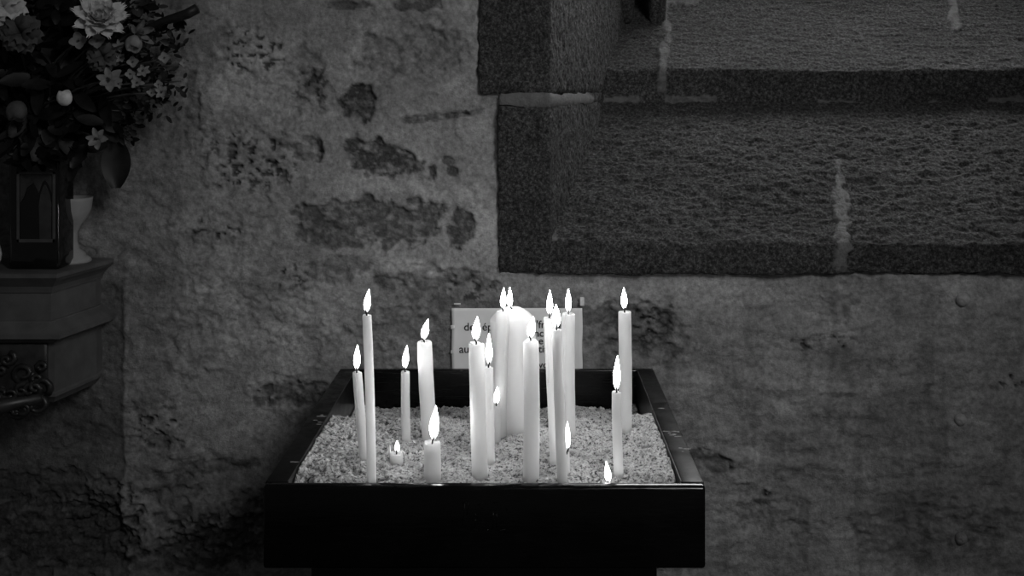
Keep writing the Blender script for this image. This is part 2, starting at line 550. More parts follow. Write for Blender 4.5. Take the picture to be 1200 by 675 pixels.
def jamb(name, z0, z1, xl, label, seed, masks, du=.003, wob=.0015):
    """front face from xl to the corner XF, then the splayed reveal back to YB+.37"""
    y2 = 2.52
    pl_ = [(xl, WALL + .06), (xl, WALL - .004), (XF, WALL - .004), (XF + (y2 - WALL) * slope_x, y2)]
    pts, nor = [], []
    for (a, b) in zip(pl_, pl_[1:]):
        a, b = Vector(a), Vector(b)
        n = max(2, int((b - a).length / du))
        d = (b - a).normalized()
        for k in range(n):
            pts.append(a + (b - a) * k / n)
            nor.append(Vector((d.y, -d.x)))
    pts.append(Vector(pl_[-1]))
    nor.append(nor[-1])
    for _ in range(2):
        nor = [(nor[max(i - 1, 0)] + nor[i] + nor[min(i + 1, len(nor) - 1)]).normalized() for i in range(len(nor))]
        pts = [pts[0]] + [(pts[i - 1] + pts[i] * 2 + pts[i + 1]) / 4 for i in range(1, len(pts) - 1)] + [pts[-1]]
    Xc = np.array([q.x for q in pts]); Yc = np.array([q.y for q in pts])
    Nx = np.array([q.x for q in nor]); Ny = np.array([q.y for q in nor])
    zz = np.arange(z0, z1, du)
    X, Z = np.meshgrid(Xc, zz)
    Y = np.meshgrid(Yc, zz)[0]
    L = np.arange(len(Xc))[None] * du + 0 * X
    hh = .0036 * fbm(L / .009, Z / .014, seed, 4) + .002 * fbm(L / .07, Z / .09, seed + 3, 2)
    mid = (z0 + z1) / 2
    Z = Z + (wob * fbm(L / .035, L * 0 + seed, seed + 8, 4) * (Z - mid) / (z1 - mid) + wob * .8 * fbm(L / .06, L * 0 - seed, seed + 9, 3)) 
    P0 = np.stack([X, Y, Z], -1)
    qx, qy = pxy(P0)
    dk = np.zeros_like(X)
    for k, (x0, y0, x1, y1, wd, ht) in enumerate(masks):
        tt = np.clip(((qx - x0) * (x1 - x0) + (qy - y0) * (y1 - y0)) / ((x1 - x0) ** 2 + (y1 - y0) ** 2), 0, 1)
        dd = np.hypot(qx - x0 - tt * (x1 - x0), qy - y0 - tt * (y1 - y0)) / wd + .5 * fbm(qx / 9, qy / 9, seed + 30 + k, 4)
        m_ = sstep(1.05, .75, dd)
        dk = np.maximum(dk, m_)
        hh = hh * (1 - .7 * m_) + ht * m_
    # rounded top and bottom arrises of the block
    ed = np.minimum(Z - z0, z1 - Z)
    hh = hh - .006 * np.exp(-ed / .005)
    P0[..., 0] += Nx[None] * hh
    P0[..., 1] += Ny[None] * hh
    tone_ = 1 + .25 * fbm(L / .1, Z / .1, seed + 77, 4)
    tag(obj(name, grid_mesh(name, P0, None, {'tone': tone_, 'dark': dk}), M_GRAN), label, 'stone', None, 'structure')


zc = lambda y: CZ - (y - PY) * WALL / F
xw = lambda x: (x - PX) * WALL / F
jamb('trim_3', zc(320), zc(121), xw(584), 'granite jamb block beside the window sill', 21, [])
jamb('trim_4', zc(111), zc(-330), xw(561), 'taller granite jamb block above the mortar joint', 22, [])
jamb('trim_5', zc(335 + 0), zc(318.5), xw(640), 'mortar bed below the jamb', 25, [(500, 326, 760, 326, 60, 0)]) if False else None
jamb('trim_6', zc(126), zc(108), xw(586), 'pale mortar joint between the two jamb blocks', 23, [(592, 116, 640, 116, 16, .003), (650, 118, 684, 119, 13, .003)], wob=.006)
# other reveal, lintel and the window behind, beyond the top and right of the picture
b = box_bm((1.33, WALL, 1.05), (1.45, 2.62, 2.60), .01)
tag(obj('trim_7', b, M_FLOOR), 'far reveal of the window niche', 'stone', None, 'structure')
b = box_bm((-.06, WALL, 2.56), (1.45, 2.62, 2.70), .01)
tag(obj('trim_8', b, M_FLOOR), 'lintel of the window niche', 'stone', None, 'structure')
b = box_bm((-.05, 2.50, 1.60), (1.40, 2.64, 1.93), .01)
tag(obj('trim_9', b, M_FLOOR), 'stone rail under the leaded window', 'stone', None, 'structure')
M_SKY = bpy.data.materials.new('daylit_glass')
M_SKY.use_nodes = True
nt = M_SKY.node_tree
nt.nodes.remove(nt.nodes['Principled BSDF'])
em = nt.nodes.new('ShaderNodeEmission')
WINDOW_E = 15.0
nt.links.new(mul(nt, ramp(nt, noise(nt, 6, 3), [(.2, .8), (.8, 1)]), WINDOW_E), em.inputs['Strength'])
nt.links.new(em.outputs[0], nt.nodes['Material Output'].inputs[0])
b = box_bm((.30, 2.575, 1.93), (1.33, 2.585, 2.56))
tag(obj('window_1', b, M_SKY, smooth=False), 'daylit window above the stepped sill', 'window', None, 'structure')


# rough stones standing in the back corner of the niche
def rough_block(name, lo, hi, label, seed):
    b = box_bm(lo, hi)
    bmesh.ops.subdivide_edges(b, edges=b.edges[:], cuts=14, use_grid_fill=True)
    c = (Vector(lo) + Vector(hi)) / 2
    hs = (Vector(hi) - Vector(lo)) / 2
    for v in b.verts:
        q = v.co - c
        e = Vector((q.x / hs.x, q.y / hs.y, q.z / hs.z))
        k = (abs(e.x) ** 6 + abs(e.y) ** 6 + abs(e.z) ** 6) ** (1 / 6)
        q = q / max(k, .3) * (.94 + .0)
        n_ = float(fbm(np.array([q.x * 60 + seed]), np.array([q.z * 60 + q.y * 40]), seed, 3)[0])
        v.co = c + q * (1 + .06 * n_)
    o = obj(name, b, M_GRAN)
    me = o.data
    for k, val in (('tone', 1.0), ('dark', 0.0)):
        a = me.attributes.new(k, 'FLOAT', 'POINT')
        a.data.foreach_set('value', [val] * len(me.vertices))
    tag(o, label, 'stone', None, 'structure')


a0, a1 = at(700, 38, 2.29), at(749, 38, 2.29)
rough_block('trim_10', (a0.x - .05, 2.26, a0.z - .006), (a1.x, 2.52, a0.z + .5), 'rough stone in the corner of the niche', 5)
a0, a1 = at(758, 44, 2.30), at(784, 44, 2.30)
rough_block('trim_11', (a0.x, 2.29, a0.z - .02), (a1.x, 2.52, a0.z + .5), 'narrow rough stone beside the dark gap', 8)

# floor
fx, fy = np.meshgrid(np.linspace(-2.3, 2.8, 60), np.linspace(-1.6, WALL + .04, 50))
V = np.stack([fx, fy, .004 * fbm(fx * 3, fy * 3, 5, 3) - .004], -1)
tag(obj('floor', grid_mesh('floor', V), M_FLOOR), 'dark stone floor', 'floor', None, 'structure')

# ------------------------------------------------------------------ CANDLE BOX
YF = 1.1975
BL, BR = (308 - PX) * YF / F, (827 - PX) * YF / F
YK = 1.6975
ZT, ZBOT = .950, CZ - (667 - PY) * YF / F
TS, TF = .0255, .011
ZC0 = 0.0
box = empty('candle_box', ((BL + BR) / 2, (YF + YK) / 2, 0))
tag(box, 'black painted wooden box of sand on a pedestal, holding the lit candles', 'candle stand')
off = Matrix.Translation(-Vector(box.location))


def part(name, b, m, parent, smooth=True, label=None):
    o = obj(name, b, m, parent, smooth)
    root = parent
    loc = Vector((0, 0, 0))
    while root:
        loc += Vector(root.location)
        root = root.parent
    o.data.transform(Matrix.Translation(-loc))
    if label:
        o['label'] = label
    return o


def wood(lo, hi, bev=.002):
    b = box_bm(lo, hi, bev, 3)
    return b


b = wood((BL, YF, ZBOT), (BR, YF + TF, ZT + .0006), .0035)
for v in b.verts:
    if v.co.z > ZT - .006:
        v.co.z -= .0026 * (1 - (v.co.y - YF) / TF)
fp = part('front_panel', b, M_BLACK, box)
part('side_panel', wood((BL, YF + TF, ZBOT), (BL + TS, YK - TF, ZT), .0016), M_BLACK2, box)
part('side_panel', wood((BR - TS, YF + TF, ZBOT), (BR, YK - TF, ZT), .0016), M_BLACK2, box)
part('back_panel', wood((BL, YK - TF, ZBOT), (BR, YK, ZT), .002), M_BLACK, box)
part('bottom_board', wood((BL + TS, YF + TF, ZBOT), (BR - TS, YK - TF, ZBOT + .012), .001), M_BLACK, box)
for x0, x1 in ((BL + TS, BL + TS + .0012), (BR - TS - .0012, BR - TS)):
    part('metal_liner', box_bm((x0, YF + TF, ZBOT + .012), (x1, YK - TF, ZT + .0008), .0002), M_LINER, box, False, 'thin metal lining edge inside the rim')
# pedestal under the box
px0, px1 = (366 - PX) * (YF + .04) / F, (769 - PX) * (YF + .04) / F
b = wood((px0, YF + .03, .06), (px1, YK - .05, ZBOT), .004)
part('pedestal', b, M_BLACK, box)
part('plinth', wood((px0 - .02, YF + .01, 0), (px1 + .02, YK - .03, .06), .005), M_BLACK, box)
# worn marks gouged in the middle of the front panel
b = bmesh.new()
marks = [((541, 589), (550, 589)), ((545, 589), (542, 616)), ((549, 589), (547, 603)), ((556, 601), (560, 608)), ((557, 608), (557, 616)),
         ((561, 592), (566, 589)), ((565, 592), (565, 597)), ((562, 609), (567, 609)), ((562, 612), (567, 612)), ((552, 620), (560, 621)),
         ((568, 620), (574, 622)), ((578, 599), (578, 619)), ((582, 600), (582, 619)), ((578, 589), (591, 588)), ((592, 590), (594, 599)), ((580, 621), (592, 621))]
for (p0, p1) in marks:
    add_tube(b, [at(p0[0], p0[1], YF - .0001), at(p1[0], p1[1], YF - .0001)], .0004, 5)
part('worn_mark', b, M_BLACK, fp)
# chips of missing paint on the rims
rnd = random.Random(3)
for cx, cy, n, sx_, sy_ in ((375, 492, 9, 10, 6), (787, 509, 10, 9, 4), (775, 479, 2, 5, 1), (345, 540, 2, 3, 2), (801, 527, 3, 4, 5)):
    b = bmesh.new()
    for k in range(n):
        qx, qy = cx + rnd.uniform(-sx_, sx_), cy + rnd.uniform(-sy_, sy_)
        d = F * (CZ - ZT) / (qy - PY)
        q = at(qx, qy, d)
        lim = (q.x - BL, BR - q.x)
        if not (.001 < min(lim) < TS - .001):
            continue
        w_, l_ = rnd.uniform(.002, .006), rnd.uniform(.0010, .0020)
        vs = [b.verts.new((q.x + w_ * math.cos(a) * rnd.uniform(.5, 1), q.y + l_ * math.sin(a) * rnd.uniform(.5, 1), ZT + .0003))
              for a in [i * math.pi / 3 for i in range(6)]]
        b.faces.new(vs)
        r = bmesh.ops.extrude_face_region(b, geom=[b.faces[-1] if False else vs[0].link_faces[0]])
        for g in r['geom']:
            if isinstance(g, bmesh.types.BMVert):
                g.co.z -= .0005
    part('chipped_patch', b, M_CHIP, box, False, 'pale patch where the black paint is worn off the rim')

# sand
sx0, sx1, sy0, sy1 = BL + TS + .0014, BR - TS - .0014, YF + TF + .0005, YK - TF - .0005
du = .0014
ux, uy = np.meshgrid(np.arange(sx0, sx1, du), np.arange(sy0, sy1, du))


def sand_base(x, y):
    z = .9405 + .0035 * fbm(x / .06, y / .06, 201, 3)
    z = z + .007 * (np.exp(-(x - (BL + TS)) / .03) + np.exp(-(BR - TS - x) / .03))
    z = z - .013 * np.exp(-((y - 1.21) / .022) ** 2)
    z = z - .050 * sstep(1.455, 1.585, y + .012 * fbm(x / .05, y / .05, 205, 2))
    return z


S = sand_base(ux, uy)
w1 = worley(ux / .0078 + .6 * fbm(ux / .01, uy / .01, 213, 2), uy / .0066, 211)
w2 = worley(ux / .0034, uy / .0034, 212)
clump = sstep(-.25, .3, fbm(ux / .035, uy / .03, 221, 3))
S = S + (.0018 + .0046 * clump) * (.55 - w1) + .0011 * (.5 - w2) + .0012 * fbm(ux / .012, uy / .012, 222, 3)
ton = 1 - .75 * sstep(.62, .9, w1) * clump - .12 * fbm(ux / .03, uy / .03, 231, 3)  # shade between the clumps put into the tone
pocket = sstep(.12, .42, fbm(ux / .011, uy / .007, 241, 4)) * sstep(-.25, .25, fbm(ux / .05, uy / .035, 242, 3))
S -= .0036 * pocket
ton *= 1 - .68 * pocket  # hollows also shaded through the sand colour
S += .0035 * fbm(ux / .022, uy / .02, 243, 3) * sstep(1.21, 1.24, uy)
S[0, :] = S[-1, :] = ZBOT + .014
S[:, 0] = S[:, -1] = ZBOT + .014
UX, UY = ux.copy(), uy.copy()
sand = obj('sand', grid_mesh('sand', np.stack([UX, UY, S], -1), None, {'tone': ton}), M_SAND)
tag(sand, 'coarse pale sand heaped in the black box around the candles', 'sand', None, 'stuff')


# ------------------------------------------------------------------ CANDLES
def sand_z(x, y):
    return float(sand_base(np.array([x]), np.array([y]))[0])


def candle(label, bx, by, tx, ty, w, fb, ft, fw, d=None, style='plain', m=None, wick=None, group='lit candles standing in the sand box', seed=0):
    """px of base and top centre, width in px, flame bottom and tip in px, flame width in px"""
    rnd = random.Random(seed + int(tx * 7 + ty))
    if d is None:
        d = F * (CZ - .9395) / (by - PY)
    r = w * d / F / 2
    d += r * .8
    base, top = at(bx, by, d), at(tx, ty, d)
    base.z = min(base.z, sand_z(base.x, base.y)) - .006
    root = empty('candle', base)
    tag(root, label, 'candle', group)
    H = top.z - base.z
    lean = ((top.x - base.x) / H, 0.0)
    bow = rnd.uniform(-.0012, .0012) * (H / .15)
    ctr = lambda z: (lean[0] * z + bow * math.sin(math.pi * min(max(z / H, 0), 1)), 0)
    b = bmesh.new()
    n = 14
    if style == 'pillar':
        sh = 14 * d / F
        prof = [(r, -.0)] + [(r * (1 + .004 * math.sin(k)), (H - sh) * k / n) for k in range(1, n + 1)]
        prof += [(r * .985, H - sh * .92), (r * .90, H - sh * .72), (r * .72, H - sh * .42), (r * .52, H - sh * .16), (r * .40, H - .0006),
                 (r * .34, H), (r * .28, H - .0012), (r * .15, H - .003), (r * .02, H - .003)]
        add_lathe(b, prof, 48, ctr)
    else:
        e = min(.0028, r * .38)
        prof = [(r * (1.0 + .012 * math.sin(k * 1.7 + seed)) * (1.02 - .04 * k / n), (H - e) * k / n) for k in range(n + 1)]
        if style == 'stub':
            prof[-1] = (r * .98, H - e)
        prof += [(r * .965, H - e * .55), (r * .90, H - e * .15), (r * .80, H), (r * .66, H - e * .25), (r * .45, H - e * .5), (r * .04, H - e * .55)]
        am = {'plain': .0003, 'stub': .0014, 'melt': .0010}[style]
        ph = rnd.uniform(0, 6)
        add_lathe(b, prof, 28, ctr,
                  lambda k, i: (am * math.sin(k * 2 * math.pi / 28 * 2 + ph) + am * .6 * math.sin(k * 2 * math.pi / 28 * 5 + ph * 2)) if i > n - 1 else 0)
    body = obj('wax', b, m or M_WAX, root)
    if style == 'stub':
        b = bmesh.new()
        k = r * .93
        add_tube(b, [(-k, 0, H - .004), (-k * 1.02, 0, H + .001), (-k * 1.06, 0, H + .006), (-k * 1.03, 0, H + .0095)], [.0012, .0011, .0009, .0003], 8)
        add_tube(b, [(k * .7, .0, H - .003), (k * 1.05, 0, H + .0008), (k * 1.25, 0, H - .0012), (k * 1.1, 0, H - .004)], [.0018, .002, .0016, .0008], 8)
        obj('wax_rim', b, M_RUN, body)
    # runs of wax down the side
    if style == 'plain' and rnd.random() < .45:
        b = bmesh.new()
        an = rnd.uniform(-2.6, -.5)
        L = H * rnd.uniform(.25, .7)
        pts, rr = [], []
        for k in range(8):
            z = H - .002 - L * k / 7
            c = ctr(z)
            pts.append((c[0] + r * .99 * math.cos(an + .1 * math.sin(k)), c[1] + r * .99 * math.sin(an + .1 * math.sin(k)), z))
            rr.append(.0005 * (1 + .4 * math.sin(k * 2.1)) if k < 7 else .0009)
        add_tube(b, pts, rr, 8)
        obj('wax_run', b, M_RUN, body)
    fbp, ftp = at(fb[0], fb[1], d), at(ft[0], ft[1], d)
    fbl, ftl = fbp - base, ftp - base
    # wick
    b = bmesh.new()
    tip = wick or (rnd.uniform(-.0016, .0006), .0042)
    c = ctr(H)
    start = Vector((c[0], 0, H - .003))
    fr = fw * d / F / 2
    end = Vector((fbl.x + tip[0] * .6, -fr * .95, fbl.z + tip[1]))
    add_tube(b, [start, start.lerp(end, .45) + Vector((tip[0] * -.35, 0, 0)), start.lerp(end, .8), end], [.0010, .0010, .0009, .0006], 7)
    obj('wick', b, M_WICK, root)
    # flame
    b = bmesh.new()
    fh = ftl.z - fbl.z
    fr = fw * d / F / 2
    prof = [(.20, .0), (.40, .035), (.60, .09), (.83, .19), (.98, .31), (1.0, .40), (.93, .50), (.78, .61), (.58, .73), (.37, .84), (.18, .93), (.03, 1)]
    dx = ftl.x - fbl.x
    add_lathe(b, [(fr * .9 * q, fh * z) for q, z in prof], 16, lambda z: (dx * (.55 * z / fh + .45 * (z / fh) ** 2), 0))
    fo = obj('flame', b, M_FLAME2 if ft[1] > 440 and fw < 9 else M_FLAME, root)
    fo.location = (fbl.x, 0, fbl.z)
    return root


P = 'candle'
candle('thin candle at the left of the box, leaning beside the tall thin one', 428, 541, 418.5, 436, 11.5, (418, 433), (419, 404), 8.5)
candle('tallest thin candle, at the front left of the box', 435.5, 566, 430, 369, 11, (429.5, 366), (432.5, 339), 8.5, 1.238)
candle('slim straight candle with a clear gap on either side, left of centre', 476.5, 520, 475, 435, 10.5, (474.5, 432), (477, 405), 8)
candle('thick candle behind the short stout one, flame leaning right', 505, 524, 497.5, 400, 18, (496.5, 398), (501.5, 374), 9.5, 1.365, wick=(-.002, .004))
candle('short stout candle with the longest flame, near the front rim', 506.5, 566, 506.5, 518, 20, (508, 515), (511, 475.5), 12.5, 1.240, 'melt', wick=(.0022, .005))
candle('melted stub sunk in the sand with a tiny flame and a wax spike', 464.5, 545, 464.5, 530, 16, (465.5, 530), (465.5, 516), 6.5, None, 'stub')
candle('thick candle in front of the left edge of the paper notice', 563, 566, 558.5, 402, 19, (557.5, 399), (559.5, 371), 10.5, 1.245, 'melt', wick=(-.0024, .0045))
candle('thin candle just behind the thick one on its right side', 574.5, 546, 572.5, 430, 11, (573, 427), (573, 390.5), 9, wick=(.0018, .005))
candle('slender candle standing right against the white pillar candle', 585.5, 514, 589.5, 364, 16, (589.5, 362), (590.5, 337), 7.5, wick=(-.002, .003))
candle('fat white pillar candle with sloping shoulders in front of the notice', 602, 508, 600.5, 360.5, 54, (597.5, 361), (597.5, 336.5), 7, None, 'pillar')
candle('small low candle in the gap below the pillar candle', 582, 521, 581.5, 475, 9.5, (581.5, 474), (583, 453), 8)
candle('thick candle front centre, over the right half of the pillar', 622, 566, 622, 399, 19, (621.5, 396), (625, 370.5), 10.5, 1.243, 'melt', wick=(-.002, .0045))
candle('pale candle half hidden behind the darker leaning one', 652, 546, 643.5, 372, 13.5, (644, 369), (644.5, 340), 8)
candle('darker thin candle leaning left, broad flame at its tip', 659.5, 566, 652.5, 386, 12, (652, 384), (651.5, 356.5), 11, 1.236, 'plain', M_WAXDIM, wick=(.0004, .006))
candle('thick candle at the right end of the paper notice', 667, 513, 666, 367, 16, (666, 366), (666, 338), 7.5)
candle('burnt low candle peeping out behind the darker leaning one', 664.5, 552, 664, 531, 7, (665, 527), (665, 494), 8, 1.262, 'melt', wick=(.002, .003))
candle('tall candle nearest the right back corner of the box', 732.5, 508, 732, 365, 15.5, (731.5, 362), (731, 337), 8, wick=(.0003, .004))
candle('thin candle leaning slightly in front of the tall right-hand one', 726, 566, 722.5, 459, 11.5, (722.5, 457), (723.5, 416.5), 9.5, 1.245)
candle('candle burnt down below the front rim, only its flame showing', 712.5, 577, 712.5, 569, 11, (713, 566), (710.5, 540.5), 8.5, 1.220, 'melt')

# ------------------------------------------------------------------ NOTICE
YN = WALL - .0045
n0, n1 = at(529.5, 446, YN), at(682.5, 361, YN)
nx, nz = np.meshgrid(np.linspace(n0.x, n1.x, 40), np.linspace(n0.z, n1.z, 24))
Yn = YN - .0012 * (1 + np.sin((nx - n0.x) * 30)) * .5
# nearly straight, slightly cockled edges
V1 = np.stack([nx + .0004 * np.sin(nz * 90), Yn, nz], -1)
sheet = obj('paper_notice', grid_mesh('paper_notice', V1), M_PAPER)
tag(sheet, 'white paper notice with printed black lines taped to the wall behind the candles', 'notice')
md = sheet.modifiers.new('thick', 'SOLIDIFY')
md.thickness = .0006
md.offset = 0
LINES = [[('de', 543.5, 387, 13), ('\u00e9p', 565, 387, 13), ("'fra", 628.5, 384, 12.5), ('ue', 651, 384, 12.5)], [('nc', 626, 394, 12)], [('e', 631, 403, 12)],
         [('au', 538, 413, 13), ('e', 566, 413, 13), ('tit', 631, 412.5, 12)], [('vo', 631, 431, 12)]]
for line in LINES:
    b = bmesh.new()
    for txt, x, y, sz in line:
        cu = bpy.data.curves.new('tmp', 'FONT')
        cu.body = txt
        cu.size = sz * YN / F
        cu.offset = .0002
        to = bpy.data.objects.new('tmp', cu)
        C.objects.link(to)
        bpy.context.view_layer.update()
        me = bpy.data.meshes.new_from_object(to.evaluated_get(bpy.context.evaluated_depsgraph_get()))
        me.transform(Matrix.Translation(at(x, y, YN) - Vector((0, .0024, 0))) @ Matrix.Rotation(math.pi / 2, 4, 'X'))
        b.from_mesh(me)
        bpy.data.objects.remove(to)
        bpy.data.meshes.remove(me)
        bpy.data.curves.remove(cu)
    obj('lettering', b, M_INK, sheet, False)
for k, (x, y, w_, h_) in enumerate(((530.5, 383, 2.2, 2.2), (536, 355.8, 4.0, 1.0), (530, 412, 1.6, 2), (682, 353, 2.5, 5))):
    q = at(x, y, YN)
    s_ = YN / F
    b = box_bm((q.x - w_ * s_, YN - .0032, q.z - h_ * s_), (q.x + w_ * s_, YN - .0014, q.z + h_ * s_), .0007)
    obj('tape', b, M_TAPE, sheet)

# ------------------------------------------------------------------ STUDS IN THE RIGHT-HAND PLASTER
for (x, y, w_, lb) in ((1128, 351, 8, 'round-headed iron stud high in the plaster below the sill'), (1125, 492, 7, 'round-headed iron stud half way down the right-hand plaster'),
                       (1126, 631, 7, 'faint plastered-over stud lowest in the right-hand plaster')):
    yy = wall_y(x, y)
    q = at(x, y, yy)
    r = w_ * yy / F
    b = bmesh.new()
    add_lathe(b, [(r * 1.05, -.004), (r * 1.05, .001), (r * .98, .003), (r * .8, .0055), (r * .5, .0075), (r * .05, .008)], 20,
              jit=lambda k, i: .0006 * math.sin(k * 1.3 + i))
    o = obj('wall_stud', b, M_BOLT if y < 600 else M_WALL)
    if y > 600:
        for k, val in (('tone', .9), ('dark', 0.0)):
            a = o.data.attributes.new(k, 'FLOAT', 'POINT')
            a.data.foreach_set('value', [val] * len(o.data.vertices))
    o.data.transform(Matrix.Rotation(math.pi / 2, 4, 'X'))
    o.location = q
    tag(o, lb, 'stud', 'studs in the plaster')

# ------------------------------------------------------------------ CONSOLE SHELF
ZSH = CZ - 201 * WALL / F                          # top of the slab
XC = -.93                                          # its middle, outside the frame


def console_ring(p, e, z, f):
    """plan at height z: p = how far it stands out, e = half width at the wall, f = half width of the front"""
    y = WALL - p
    return [Vector((XC - e, WALL + .03, z)), Vector((XC - e, WALL - .012, z)), Vector((XC - f, y, z)), Vector((XC + f, y, z)), Vector((XC + e, WALL - .012, z)), Vector((XC + e, WALL + .03, z))]


def loft(rings):
    b = bmesh.new()
    R = [[b.verts.new(v) for v in r] for r in rings]
    for a, c in zip(R, R[1:]):
        for k in range(6):
            b.faces.new((a[k], a[(k + 1) % 6], c[(k + 1) % 6], c[k]))
    b.faces.new(R[0])
    b.faces.new(R[-1][::-1])
    return b


zp = lambda y: CZ - (y - PY) * WALL / F            # heights read at the wall end
E = lambda x: (x - PX) * (WALL - .012) / F - XC    # half width at the wall
shelf = empty('console_shelf', (XC, WALL - .07, zp(446)))
tag(shelf, 'moulded grey corner-cut console bracket fixed to the wall under the flowers', 'shelf')


def crings(lst):
    out = []
    for y, x, d in lst:                            # y at the wall end, x of that end, stand-out
        e = E(x)
        out.append(console_ring(d, e, zp(y), e - d * .20))
    return out


part('shelf_top', loft(crings([(303, 127, .145), (304, 129, .148), (307.5, 129, .148), (309, 127.5, .146), (311, 126, .143), (315, 121, .137), (319, 117, .131), (324, 114.5, .128), (326, 114, .127)])), M_SHELF, shelf, False)
part('frieze', loft(crings([(326, 112, .124), (357, 111.5, .123)])), M_SHELF, shelf, False)
part('moulding', loft(crings([(357, 114, .127), (358.5, 114.5, .128), (363, 121, .134), (368, 127, .140), (369.5, 129.5, .143), (374, 129.5, .143), (376, 126, .138), (380, 118, .130)])), M_SHELF, shelf, False)
part('bracket', loft(crings([(380, 113, .118), (436, 113, .117), (438, 114.5, .119), (441, 114.5, .119), (445, 111, .113), (449, 108, .108)])), M_SHELF, shelf, False)
# carved leaf scroll on the front of the bracket
b = bmesh.new()
yf = WALL - .118
rnd = random.Random(4)
for k in range(26):
    a = k / 25
    for s in (-1, 1):
        cx = XC + s * (.05 + .125 * rnd.random())
        zc_ = zp(384) - .012 - (.095) * rnd.random()
        r0 = rnd.uniform(.010, .022)
        pts = []
        turns = rnd.uniform(.8, 1.4) * rnd.choice((-1, 1))
        for t in range(12):
            q = t / 11
            an = turns * 2 * math.pi * q + k
            rr = r0 * (1 - .75 * q)
            pts.append((cx + rr * math.cos(an), yf - .004 - .012 * q, zc_ + rr * math.sin(an) * .8))
        add_tube(b, pts, [.0055 * (1 - .55 * t / 11) for t in range(12)], 7)
t = box_bm((XC - .172, yf - .006, zp(437)), (XC + .172, yf + .004, zp(381)), .005)
me = bpy.data.meshes.new('tmp'); t.to_mesh(me); t.free(); b.from_mesh(me); bpy.data.meshes.remove(me)
add_tube(b, [(XC - .17, yf - .006, zp(440)), (XC - .08, yf - .016, zp(452)), (XC, yf - .02, zp(458)), (XC + .08, yf - .016, zp(452)), (XC + .165, yf - .006, zp(441))], [.008, .014, .018, .014, .008], 10)
part('carved_scroll', b, M_CARVE, shelf, True, 'dark carved leaf scrolls across the front of the bracket')

# ------------------------------------------------------------------ VASE, POTS
vx0, vx1, vy0, vy1 = -.826, -.7445, 1.690, 1.748
vz1 = CZ - 81 * 1.69 / F
vase = empty('flower_vase', ((vx0 + vx1) / 2, (vy0 + vy1) / 2, ZSH))
tag(vase, 'square black glass vase on the console shelf, a pale frame and grey shapes on its front', 'vase')
b = box_bm((vx0, vy0, ZSH), (vx1, vy1, vz1), .006, 4)
top = max(b.faces, key=lambda f: f.calc_center_median().z)
r = bmesh.ops.inset_region(b, faces=[top], thickness=.004)
r = bmesh.ops.extrude_face_region(b, geom=[top])
bmesh.ops.translate(b, verts=[g for g in r['geom'] if isinstance(g, bmesh.types.BMVert)], vec=(0, 0, -.05))
bmesh.ops.delete(b, geom=[top], context='FACES')
vb = part('glass', b, M_GLASS, vase)
k = 1.69 / F
X_ = lambda x: (x - PX) * k
Z_ = lambda y: CZ - (y - PY) * k
b = bmesh.new()
for lo, hi in (((20, 201), (65, 204)), ((20, 280), (65, 284)), ((20, 201), (23, 284)), ((62, 201), (65, 284))):
    t = box_bm((X_(lo[0]), vy0 - .002, Z_(hi[1])), (X_(hi[0]), vy0 + .001, Z_(lo[1])), .0004)
    me = bpy.data.meshes.new('tmp'); t.to_mesh(me); t.free(); b.from_mesh(me); bpy.data.meshes.remove(me)
part('pale_frame', b, M_PALE, vase, False, 'thin pale frame on the front of the vase')
b = bmesh.new()  # grey shapes laid on the glass inside the pale frame
ol = [(47, 281), (46, 240), (48, 228), (51, 219), (53, 216), (56, 222), (59, 230), (60.5, 240), (60.5, 281)]
vs = [b.verts.new((X_(x), vy0 - .0016, Z_(y))) for x, y in ol]
b.faces.new(vs)
ol = [(24, 205), (61, 205), (61, 226), (56, 214), (53, 211), (50, 214), (46, 226), (40, 214), (32, 220), (28, 232), (24, 238)]
vs = [b.verts.new((X_(x), vy0 - .0016, Z_(y))) for x, y in ol]
b.faces.new(vs)
r = bmesh.ops.extrude_face_region(b, geom=b.faces[:])
bmesh.ops.translate(b, verts=[g for g in r['geom'] if isinstance(g, bmesh.types.BMVert)], vec=(0, .0022, 0))
part('print', b, M_GREY, vase, False, 'dim grey shapes inside the frame')

b = bmesh.new()
add_lathe(b, [(.010, 0), (.012, .002), (.018, .006), (.0225, .016), (.0235, .026), (.021, .038), (.015, .050), (.010, .058), (.011, .064), (.008, .064), (.006, .05), (.001, .05)], 36)
o = obj('pot', b, M_PET['white'])
o.location = at(-17, 318, 1.682)
o.location.z = ZSH
tag(o, 'small rounded white pot cut by the left edge, on the shelf', 'pot')

b = bmesh.new()
add_lathe(b, [(.029, 0), (.030, .003), (.028, .007), (.021, .011), (.020, .016), (.011, .022), (.008, .034), (.008, .050), (.014, .062), (.023, .074), (.029, .088), (.0315, .104), (.032, .108), (.030, .108), (.026, .090), (.012, .070), (.001, .066)], 40)
o = obj('goblet', b, M_CHINA)
q = at(85, 307, 1.762)
o.location = (q.x, 1.762, ZSH)
tag(o, 'white footed goblet half hidden behind the black vase', 'goblet')


# ------------------------------------------------------------------ FLOWERS AND LEAVES
MOUTH = Vector(((vx0 + vx1) / 2, (vy0 + vy1) / 2, vz1 - .012))
GRP = 'flowers of the dark arrangement'


def stem_pts(end, sag=.02, n=9, start=None):
    s = start or MOUTH + Vector((random.uniform(-.025, .025), random.uniform(-.012, .012), -.02))
    c = s.lerp(end, .5) + Vector((-(end.x - s.x) * .3, 0, .05 + sag))
    return [(s * (1 - t) ** 2 + c * 2 * t * (1 - t) + end * t * t) for t in [i / (n - 1) for i in range(n)]]


